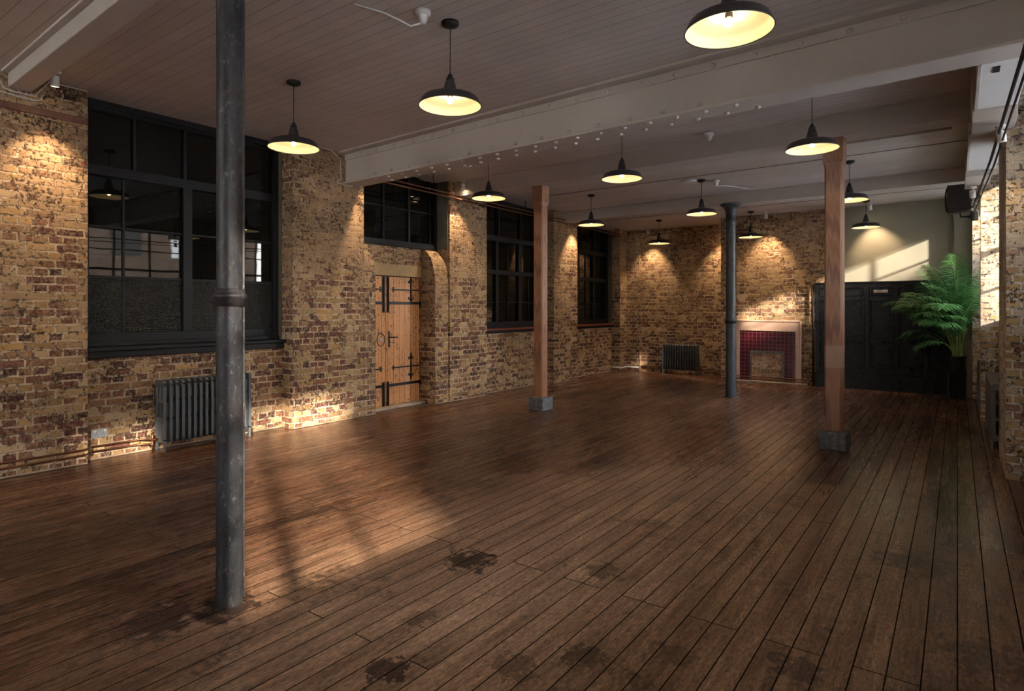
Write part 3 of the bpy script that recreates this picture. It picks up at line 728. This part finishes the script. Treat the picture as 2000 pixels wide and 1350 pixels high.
# ------------------------------------------------------------ radiators
def radiator(name, loc, rz, n, pitch, h, depth, mat, label, valves=('l', 'r')):
    o = empty(name, loc, rz, label, 'radiator', 'cast iron column radiators')
    def section(foot):
        mb = MB(); t_ = pitch*.25; hh = depth/2; z0 = .09
        ncol = 3; cw = depth/ncol
        for k in range(ncol):
            y = -hh + cw*(k+.5)
            mb.tube([(0, y, z0+.03), (0, y, h-.03)], 0, 8, radii=[min(t_, cw*.36)]*2)
        # top and bottom lobes
        for (za, zb) in ((h-.07, h), (z0, z0+.06)):
            pr = [(-hh+.012, za), (hh-.012, za), (hh, za+.02), (hh, zb-.02), (hh-.018, zb), (-hh+.018, zb), (-hh, zb-.02), (-hh, za+.02)]
            mb.prism(pr, 'x', -t_, t_)
        mb.box((-t_, -hh, z0+.02), (t_, -hh+.022, h-.03)); mb.box((-t_, hh-.022, z0+.02), (t_, hh, h-.03))
        for zz in (z0+.03+(h-z0)*.33, z0+.03+(h-z0)*.62): mb.box((-t_*.8, -hh+.01, zz-.016), (t_*.8, hh-.01, zz+.016))
        if foot:
            for s_ in (-1, 1): mb.box((-t_*.8, s_*(hh-.012)-.012, 0), (t_*.8, s_*(hh-.012)+.012, z0+.03))
        return mb
    me = section(False).build('radiator_section', mat, o, bevel=.004)
    mf = section(True).build('radiator_section', mat, o, bevel=.004)
    me.location.x = pitch*1.5-pitch/2*0 + 0
    L = pitch*n
    done = False
    for i in range(n):
        end = i in (0, n-1)
        src = mf if end else me
        if (i == 0) or (i == 1): q = src
        else: q = src.copy(); C.objects.link(q); q.parent = o
        q.location = (pitch*(i+.5)-L/2, 0, 0)
    for v in valves:
        s_ = -1 if v == 'l' else 1
        x = s_*L/2
        mb = MB(); mb.tube([(x, 0, .13), (x+s_*.05, 0, .13)], .013, 8); mb.tube([(x+s_*.05, 0, 0.0), (x+s_*.05, 0, .15)], .009, 8)
        mb.lathe([(0, .20), (.016, .20), (.018, .16), (.02, .14), (.012, .12)], 12, (x+s_*.05, 0, 0))
        mb.build('valve', M['copper'], o)
    return o
radiator('radiator', (-6.765, 3.435, 0), PI/2, 16, .063, .745, .19, M['rad'], 'grey column radiator under the wide black window at left')
radiator('radiator', (-5.13, 13.53, 0), 0, 14, .060, .68, .19, M['rad'], 'grey column radiator against the far brick wall, left of the fireplace')
radiator('radiator', (.385, 9.0, 0), PI/2, 25, .062, .70, .20, M['raddark'], 'dark taupe radiator on the right between the two brick piers', ('l',))
radiator('radiator', (.345, 11.55, 0), PI/2, 12, .062, .70, .20, M['raddark'], 'dark taupe radiator on the right beside the palm', ('l',))

# ------------------------------------------------------------ pipes and cables
def pipe(name, pts, r, mat, label, cat='pipe', n=8):
    mb = MB(); mb.tube(pts, r, n); return tag(mb.build(name, M[mat], None), label, cat)
XW = -6.475
pipe('copper_pipe', [(-6.62,5.5,3.34),(-6.46,5.62,3.33),(-6.455,7,3.315),(-6.455,9,3.31),(-6.44,11,3.30),(-6.44,13.2,3.27)], .013, 'copper', 'upper copper pipe running high along the left brick wall')
pipe('copper_pipe', [(-6.50,5.5,3.27),(-6.44,5.62,3.265),(-6.435,7,3.255),(-6.435,9,3.25),(-6.42,11,3.24),(-6.42,13.2,3.21)], .013, 'copper', 'lower copper pipe running high along the left brick wall')
pipe('copper_pipe', [(-6.46,5.62,3.34),(-6.40,5.62,3.36),(-6.10,5.60,3.40),(-6.08,5.60,3.54)], .011, 'copper', 'short bent copper pipe end just behind the girder at left')
for k, (y, l) in enumerate(((6.75, 'over the door'), (9.2, 'beside the near red-silled window'), (12.1, 'beside the far red-silled window'))):
    pipe('pipe_hanger', [(-6.445, y, zc(y)), (-6.445, y, 3.24)], .006, 'wire', 'thin drop rod holding the high copper pipes ' + l, 'hanger')
for z, l in ((.115, 'upper'), (.065, 'lower')):
    pipe('copper_pipe', [(-6.74,-1.5,z+.03),(-6.745,2.26,z+.03),(-6.80,2.33,z+.03),(-6.865,2.36,z+.025),(-6.865,2.80,z+.02),(-6.80,2.87,z+.02)], .010, 'copper', l + ' thin copper pipe along the foot of the left wall before the radiator')
    pipe('copper_pipe', [(-6.15,13.66,z),(-5.62,13.66,z)], .011, 'copper', l + ' short copper pipe at the left of the far radiator')
    pipe('copper_pipe', [(-4.62,13.66,z),(-4.10,13.66,z),(-4.07,12.86,z),(-4.0,12.83,z),(-2.28,12.83,z+.01)], .011, 'copper', l + ' copper pipe crossing in front of the fireplace')
mb = MB(); mb.tube([(-6.47,13.22,.09),(-6.47,13.52,.09),(-6.18,13.56,.09)], .022, 8); mb.tube([(-6.70,13.19,.09),(-6.47,13.19,.09)], .022, 8); tag(mb.build('white_pipe', M['white'], None), 'white painted pipe at the foot of the far left corner', 'pipe')
pipe('conduit', [(.315,3.0,2.95),(.305,4.5,2.965),(.27,7.8,3.0),(.20,11.0,3.02),(.16,12.75,3.02)], .012, 'cord', 'thicker dark conduit running high along the right wall', 'conduit')
pipe('conduit', [(.335,3.0,2.88),(.325,4.5,2.895),(.295,7.8,2.94),(.225,11.0,2.97),(.18,12.75,2.97)], .008, 'cord', 'thinner dark conduit below the thick one on the right wall', 'conduit')
pipe('white_cable', [(-6.73,-1.0,3.60),(-6.74,1.40,3.58),(-6.74,1.60,3.55),(-6.74,1.645,3.44),(-6.74,1.70,3.425),(-6.74,1.88,3.425),(-6.74,1.90,3.47),(-6.74,1.98,3.585),(-6.74,2.29,3.59)], .006, 'white', 'white cable looping under the end of the top left beam', 'cable', 6)
pipe('white_cable', [(-6.74,-1.0,3.39),(-6.74,1.6,3.40),(-6.74,1.86,3.385),(-6.74,1.92,3.40),(-6.74,1.93,3.45)], .006, 'white', 'white cable running below the beam end to the top left spotlight', 'cable', 6)
pipe('white_cable', [(-6.64,4.5,3.59),(-6.64,5.02,3.585),(-6.64,5.17,3.50),(-6.64,5.19,3.24),(-6.64,5.12,3.20),(-6.64,5.14,3.17),(-6.64,5.38,3.165)], .006, 'white', 'thin white cable wrapping the wall end of the big girder', 'cable', 6)
pipe('ceiling_cable', [(-6.2,6.50,zc(6.5)-.01),(.3,6.24,zc(6.2)-.01)], .006, 'paint', 'painted cable along the ceiling before the first timber beam', 'cable', 6)
pipe('ceiling_cable', [(-6.2,9.05,zc(9.05)-.008),(.1,8.98,zc(9)-.008)], .004, 'timber', 'dark thin cable across the ceiling between the two timber beams', 'cable', 6)
pipe('ceiling_cable', [(-6.2,11.9,zc(11.9)-.008),(-.1,11.9,zc(11.9)-.008)], .004, 'timber', 'dark thin cable across the ceiling in the farthest bay', 'cable', 6)

# socket
o = empty('wall_socket', (-6.895, 2.44, .26), 0, 'grey metal double power socket low on the wall, left of the near radiator', 'socket')
mb = MB(); mb.box((0, -.073, -.043), (.012, .073, .043)); fp = mb.build('face_plate', M['steel'], o, bevel=.004)
for s_ in (-1, 1):
    mb = MB(); mb.box((.012, s_*.045-.012+(-.0), .012), (.017, s_*.045+.012, .034)); mb.build('switch', M['white'], fp, bevel=.002)
    mb = MB()
    for (yy, zz) in ((0, .004), (-.011, -.018), (.011, -.018)): mb.box((.0121, s_*.03+yy-.003, zz-.004), (.0128, s_*.03+yy+.003, zz+.004))
    mb.build('socket_hole', M['cord'], fp)

# ------------------------------------------------------------ pendant lamps
def make_pendant():
    o = empty('pendant_lamp', (0,0,0))
    mb = MB(); R = .228
    outer = [(R, 0), (R+.001, .006), (R-.010, .026), (R-.018, .048), (R-.030, .061), (R-.055, .071), (.13, .083), (.08, .094), (.055, .100)]
    neck = [(.049, .106), (.045, .135), (.038, .165), (.036, .180), (.029, .186), (.024, .188)]
    mb.lathe(outer, 48); mb.lathe(outer[-1:] + neck, 48)
    sh = mb.build('shade', M['shade'], o)
    mb = MB(); inn = [(R-.002, .001), (R-.013, .025), (R-.021, .046), (R-.034, .057), (R-.057, .066), (.13, .078), (.075, .086), (.045, .094), (0, .096)]
    mb.lathe(inn, 48); mb.build('shade_lining', M['inner'], sh)
    mb = MB(); mb.tube([(math.cos(k*PI/24)*R, math.sin(k*PI/24)*R, .001) for k in range(49)], .0035, 6, cap=False); mb.build('shade_rim', M['shade'], sh)
    mb = MB(); mb.lathe([(.024, .186), (.030, .190), (.030, .204), (.019, .208), (.019, .226), (.010, .234), (.005, .245)], 20); mb.build('cord_grip', M['cord'], o)
    mb = MB(); mb.lathe([(.020, .094), (.020, .072), (.016, .068), (0, .068)], 16); mb.build('lamp_holder', M['cord'], o)
    mb = MB(); pr = [(.010, .050), (.014, .040), (.026, .024), (.031, .008), (.028, -.008), (.016, -.020), (0, -.024)]
    mb.lathe([(r*.7, z*.7+.036) for r, z in pr], 20); mb.build('bulb', M['bulb'], o)
    mb = MB(); mb.tube([(.0010*math.cos(k*1.5), .0010*math.sin(k*1.5), .24+k*.009) for k in range(43)], .0038, 6)
    cord = mb.build('cord', M['cord'], o)
    mb = MB(); mb.lathe([(0, -.042), (.022, -.040), (.045, -.030), (.062, -.022), (.064, 0), (0, 0)], 28); rose = mb.build('ceiling_rose', M['cord'], o)
    return o, cord, rose
lamps = [
 (-.985, 3.30, 2.985, 'pendant lamp cut off by the top edge of the photo, nearest the camera'),
 (-3.00, 3.32, 2.985, 'pendant lamp second from the left in the nearest row, high above the dark floor'),
 (-4.95, 3.33, 2.985, 'pendant lamp nearest the wide black window, left end of the nearest row'),
 (-5.08, 6.39, 2.98, 'pendant lamp behind the girder in front of the high brick pier beside the door'),
 (-3.09, 6.33, 2.98, 'pendant lamp behind the girder in the middle of the second row'),
 (-1.09, 6.20, 2.98, 'pendant lamp behind the girder directly before the right wooden post'),
 (-5.18, 9.40, 2.965, 'pendant lamp by the red-silled windows in the third row'),
 (-3.20, 9.33, 2.965, 'pendant lamp hanging left of the far iron column, beside two ceiling detectors'),
 (-1.18, 9.33, 2.965, 'pendant lamp half hidden behind the right wooden post'),
 (-5.22, 12.50, 2.91, 'pendant lamp farthest left, before the far brick wall over the radiator'),
 (-3.29, 12.45, 2.91, 'pendant lamp over the tiled fireplace'),
 (-1.31, 12.40, 2.94, 'pendant lamp before the olive painted wall'),
]
proto, _c, _r = make_pendant()
kids = list(proto.children)
for i, (x, y, z, lab) in enumerate(lamps):
    o = proto if i == 0 else copy_tree(proto)
    o.location = (x, y, z); tag(o, lab, 'lamp', 'pendant lamps with graphite shades')
    top = zc(y) - z
    for ch in o.children:
        if ch.name.startswith('cord') and not ch.name.startswith('cord_grip'): ch.scale.z = 1; ch.scale.z = (top-.04-.24)/.378; ch.location.z = .24-.24*ch.scale.z
        if ch.name.startswith('ceiling_rose'): ch.location.z = top

# ------------------------------------------------------------ ceiling spotlights
def make_spot(loc, aim, energy, label, blend=.75, size=75, h=.10):
    o = empty('spotlight', loc, 0, label, 'spotlight', 'small white ceiling spotlights')
    mb = MB(); mb.lathe([(0, 0), (.045, 0), (.045, -.018), (0, -.018)], 20); mb.tube([(0,0,-.015), (0,0,-.06)], .007, 8); mb.build('spot_mount', M['white'], o)
    d = (Vector(aim)-Vector(loc)).normalized()
    q = (-d).to_track_quat('Z', 'Y')
    mb = MB(); mb.lathe([(0, .05), (.03, .05), (.034, .045), (.034, -.045), (.030, -.045), (.028, -.035)], 24)
    c = mb.build('spot_body', M['white'], o); c.location = (0, 0, -.095); c.rotation_mode = 'QUATERNION'; c.rotation_quaternion = q
    mb = MB(); mb.lathe([(0, -.036), (.028, -.036)], 20); mb.build('spot_lens', M['spotface'], c)
    l = bpy.data.lights.new('spot_beam', 'SPOT'); l.energy = energy*.85; l.color = (1, .70, .42); l.spot_size = math.radians(size); l.spot_blend = blend; l.shadow_soft_size = .025
    lo = bpy.data.objects.new('spot_beam', l); C.objects.link(lo); lo.parent = c; lo.location = (0, 0, -.055)
    return o
for (loc, aim, e, lab) in [
 ((-6.42, 1.93, 3.60), (-6.72, 2.0, 1.9), 60, 'white spotlight at the top left under the beam, lighting the near brick pier'),
 ((-6.35, 5.60, 3.58), (-6.60, 5.55, 2.0), 45, 'white spotlight hidden behind the girder, lighting the pier left of the door'),
 ((-6.32, 7.30, 3.54), (-6.52, 7.45, 1.9), 60, 'white spotlight right of the high window over the door'),
 ((-6.25, 10.95, 3.44), (-6.46, 11.0, 1.8), 60, 'white spotlight lighting the brick pier between the red-silled windows'),
 ((-5.85, 13.36, 3.40), (-5.90, 13.62, 1.9), 55, 'white spotlight on the far brick wall, leftmost of the far ones'),
 ((-4.16, 13.36, 3.40), (-4.25, 13.62, 1.9), 55, 'white spotlight on the far wall beside the chimney breast corner'),
 ((-3.05, 12.62, 3.415), (-3.1, 12.93, 1.8), 65, 'white spotlight on the chimney breast over the fireplace'),
 ((-1.27, 12.62, 3.415), (-1.15, 12.95, 2.3), 42, 'white spotlight lighting the olive painted wall'),
 ((.30, 6.60, 3.05), (.40, 6.80, 1.9), 8, 'white spotlight at the right edge of the photo by the near brick pier'),
 ((.16, 10.0, 3.10), (.24, 10.6, 2.0), 10, 'white spotlight over the far right pier beside the loudspeaker'),
]: make_spot(loc, aim, e, lab)

# ------------------------------------------------------------ detectors on the ceiling
def detector(x, y, zt_, r, lab):
    o = empty('smoke_detector', (x, y, zt_), 0, lab, 'detector')
    mb = MB(); mb.lathe([(0, 0), (r, 0), (r, -.02), (r*.92, -.03), (r*.6, -.032)], 28); mb.build('detector_base', M['white'], o)
    mb = MB(); mb.lathe([(r*.62, -.028), (r*.62, -.06), (r*.45, -.068), (r*.42, -.085), (r*.2, -.09), (0, -.09)], 24); mb.build('sensor_head', M['white'], o)
    return o
detector(-3.04, 3.08, 3.60, .055, 'white ceiling detector with a coiled cable at the top middle edge')
detector(-2.33, 7.05, 3.545, .055, 'small white ceiling detector between girder and first timber beam')
detector(-3.02, 9.45, 3.49, .06, 'white ceiling detector right of the third row middle lamp')
mb = MB(); mb.lathe([(0, -.03), (.09, -.028), (.115, -.015), (.12, 0), (0, 0)], 30, (-3.37, 9.28, zc(9.28))); tag(mb.build('ceiling_sounder', M['white'], None), 'flat round white ceiling disc left of the third row middle lamp', 'detector')
pipe('white_cable', [(-3.20,9.42,3.47),(-3.05,9.62,3.44),(-2.92,9.9,3.46),(-2.75,10.4,3.47)], .006, 'white', 'bundle of white cables hanging from the ceiling by the two detectors', 'cable', 6)
pipe('white_cable', [(-3.04,3.08,3.52),(-3.12,3.04,3.50),(-3.18,2.98,3.54),(-3.26,2.9,3.585),(-3.34,2.72,3.592)], .007, 'white', 'coiled white cable at the top middle edge detector', 'cable', 6)
mb = MB(); mb.box((-5.62,6.46,3.50),(-5.52,6.56,3.57)); tag(mb.build('junction_box', M['white'], None, bevel=.006), 'small white junction box on the ceiling behind the girder', 'junction box')

# ------------------------------------------------------------ loudspeaker on the right wall
SP = empty('loudspeaker', (.04, 11.5, 3.17), 0, 'black loudspeaker hung on a bracket high in the far right corner', 'loudspeaker')
Rm = Matrix.Rotation(.25, 4, 'Z')
mb = MB(); mb.prism([(-.16, -.12), (.16, -.12), (.13, .14), (-.13, .14)], 'z', -.215, .215); c = mb.build('cabinet', plain('speaker black', (.012,.011,.011), .55, 0, .1, 5, .3, 80), SP, bevel=.015, seg=3); c.rotation_euler = (.0, 0, -.12)
mb = MB(); mb.box((-.145, -.128, -.195), (.145, -.119, .195)); mb.build('grille', plain('speaker grille', (.02,.016,.016), .7, 0, .1, 5, .5, 200), c, bevel=.004)
mb = MB(); mb.tube([(-.17,-.03,-.18),(-.185,-.03,-.1),(-.185,-.03,.1),(-.17,-.03,.18)], .010, 8); mb.build('yoke', M['wire'], c)
mb = MB(); mb.tube([(0,0,-.215),(0,0,-.27),(.06,.0,-.275),(.16,-.0,-.27)], .016, 8); mb.box((.12,-.035,-.34),(.215,.035,-.21)); mb.build('wall_bracket', M['wire'], SP, bevel=.004)
pipe('speaker_cable', [(.02,11.5,3.37),(.01,11.5,3.41),(-.03,11.5,3.44),(-.04,11.5,3.45)], .005, 'cord', 'thin black cable looping above the loudspeaker', 'cable', 6)

# ------------------------------------------------------------ palm
ST = empty('plant_stand', (-.0, 12.50, 0), 0, 'black square stand under the palm pot, far right corner', 'stand')
mb = MB(); mb.box((-.14,-.14,.40),(.13,.14,.43)); mb.build('stand_top', M['black'], ST, bevel=.004)
for sx in (-.13, .10):
    for sy in (-.13, .11): mb = MB(); mb.box((sx, sy, 0), (sx+.02, sy+.02, .40)); mb.build('leg', M['wire'], ST)
mb = MB(); mb.box((-.11,-.11,.02),(.10,.12,.40)); mb.build('stand_body', M['black'], ST, bevel=.004)
PT = empty('potted_palm', (.0, 12.50, .43), 0, 'tall green palm in a black pot in the far right corner', 'plant')
mb = MB(); mb.lathe([(0, 0), (.10, 0), (.115, .02), (.128, .26), (.135, .27), (.135, .29), (.125, .29), (.12, .265), (0, .26)], 32); mb.build('pot', M['pot'], PT)
mb = MB(); mb.lathe([(0, .272), (.12, .268)], 24); mb.build('soil', M['soil'], PT)
rnd = random.Random(3)
def frond(base, az, lean, length, droop, nleaf, leafl, first_stem=.45):
    """arched midrib with paired leaflets; returns stem and leaf meshes"""
    pts = []; p = Vector(base); el = PI/2-lean; n = 26; ds = length/n; w = az
    for i in range(n+1):
        pts.append(p.copy())
        t_ = i/n
        e = el - droop*(t_**1.7)
        dirv = Vector((math.cos(az)*math.cos(e), math.sin(az)*math.cos(e), math.sin(e)))
        p = p + dirv*ds
    ms = MB(); ms.tube(pts, 0, 6, radii=[.009*(1-.8*(i/n))+.0012 for i in range(n+1)])
    ml = MB()
    for k in range(nleaf):
        t_ = first_stem + (1-first_stem)*(k+.5)/nleaf
        f = t_*n; i = min(int(f), n-1); q = pts[i].lerp(pts[i+1], f-i); tg = (pts[i+1]-pts[i]).normalized()
        side = tg.cross(Vector((0,0,1)))
        if side.length < .05: side = Vector((-math.sin(az), math.cos(az), 0))
        side.normalize(); up = side.cross(tg).normalized()
        s01 = (t_-first_stem)/(1-first_stem)
        L = leafl*(math.sin(PI*(.12+.80*s01))**.7)*rnd.uniform(.88, 1.1)
        for sg in (-1, 1):
            d0 = (tg*(.45+.5*s01) + side*sg*1.0 + up*rnd.uniform(.25, .5)).normalized()
            wv = tg.cross(d0).cross(d0).normalized(); wdt = .0050*rnd.uniform(.85, 1.15)
            prev = q.copy(); dcur = d0.copy(); rows = []; m = 5
            for j in range(m+1):
                u = j/m; ww = wdt*(math.sin(PI*(.1+.88*u))**.6 if u < .97 else .05)
                rows.append((prev+wv*ww, prev-wv*ww + up*.0))
                dcur = (dcur + Vector((0,0,-.20-.16*u))).normalized(); prev = prev + dcur*(L/m)
            vs = [v for r in rows for v in r]
            ml.add(vs, [(2*j, 2*j+1, 2*j+3, 2*j+2) for j in range(m)], True)
    return ms, ml
specs = []
# azimuths mostly toward the room (-x) and the camera (-y); few towards the walls
azs = [185, 200, 172, 215, 160, 230, 245, 150, 260, 275, 190, 205, 225, 290, 180, 240, 300, 135, 120, 265, 195, 210, 100, 285, 188, 240, 262, 215, 280, 170, 150, 228, 203, 255, 236, 212, 265, 186, 248, 222]
for i, azd in enumerate(azs):
    az = math.radians(azd + rnd.uniform(-8, 8))
    right = math.cos(az) > -.2
    ln = rnd.uniform(1.35, 1.75) if i % 3 else rnd.uniform(1.0, 1.3)
    lean = rnd.uniform(.04, .22) if right else rnd.uniform(.06, .26)
    droop = rnd.uniform(.7, 1.1) if right else rnd.uniform(1.2, 2.1)
    if not right: ln *= .88
    if right: ln *= .9
    specs.append((az, lean, ln, droop))
specs += [(math.radians(187), .5, 1.0, 1.9), (math.radians(178), .22, 1.42, 1.75), (math.radians(200), .7, .8, 1.9), (math.radians(172), .6, .85, 1.6), (math.radians(95), .03, 1.75, .35), (math.radians(250), .05, 1.7, .5), (math.radians(150), .08, 1.6, .8), (math.radians(300), .14, 1.45, .9), (math.radians(222), .10, 1.7, .85), (math.radians(200), .03, 1.6, .7), (math.radians(270), .16, 1.6, .8), (math.radians(235), .2, 1.55, 1.1)]
for i, (az, lean, ln, droop) in enumerate(specs):
    r0 = rnd.uniform(.0, .07); ba = rnd.uniform(0, 2*PI)
    ms, ml = frond((r0*math.cos(ba), r0*math.sin(ba), .262), az, lean, ln, droop, 42, rnd.uniform(.24, .33), rnd.uniform(.40, .52))
    # keep foliage clear of wall and panelling
    for mbx in (ms, ml):
        for k, v in enumerate(mbx.v):
            x, y, z = v
            lim = .36 if y < .06 and z > .35 else .13
            if x > lim: x = lim + (x-lim)*.12
            if y > .24: y = .24 + (y-.24)*.15
            mbx.v[k] = (x, y, z)
    st_ = ms.build('stem', M['stem'], PT, fix=False); ml.build('frond', M['leaf'], st_, fix=False)
for k in range(5):
    a_ = k*1.3; x, y = .045*math.cos(a_), .045*math.sin(a_)
    mb = MB(); mb.tube([(x, y, .26), (x*1.1, y*1.1, .42), (x*1.25, y*1.25, .62), (x*1.6, y*1.6, .85)], 0, 8, radii=[.016, .015, .012, .008]); mb.build('stem', M['stem'], PT)

# ------------------------------------------------------------ added street outside the right-hand windows, buildings placed to shape the sun
mb = MB(); mb.box((1.02, -14, -.2), (30, 30, -.1)); struct('ground', mb, M['street'])
def blocking_house(x, y0, y1, h, lab):
    o = empty('sun_blocking_building', (x, (y0+y1)/2, -.1), 0, lab, 'building')
    mb = MB(); mb.box((0, -(y1-y0)/2, 0), (3, (y1-y0)/2, h)); mb.build('wall', M['outbrick'], o)
    n = int((y1-y0)/1.8)
    for k in range(n):
        yc = -(y1-y0)/2 + (k+.5)*(y1-y0)/n
        for z in (1.0, 3.6, 6.2):
            if z+1.5 > h: continue
            mb = MB(); mb.box((-.03, yc-.5, z), (.02, yc+.5, z+1.5)); mb.build('window', M['panelwhite'] if k % 2 else M['glass'], o)
blocking_house(9.5, -3.9, 3.3, 9.5, 'added tall brick block across the street, cutting sun from the right windows')
blocking_house(9.5, -17, -7.3, 7.4, 'added tall brick block across the street behind the camera, blocking sun there')
blocking_house(11, 4.5, 15, 7.0, 'low brick building across the street outside the far right windows, height set to cut low sun')
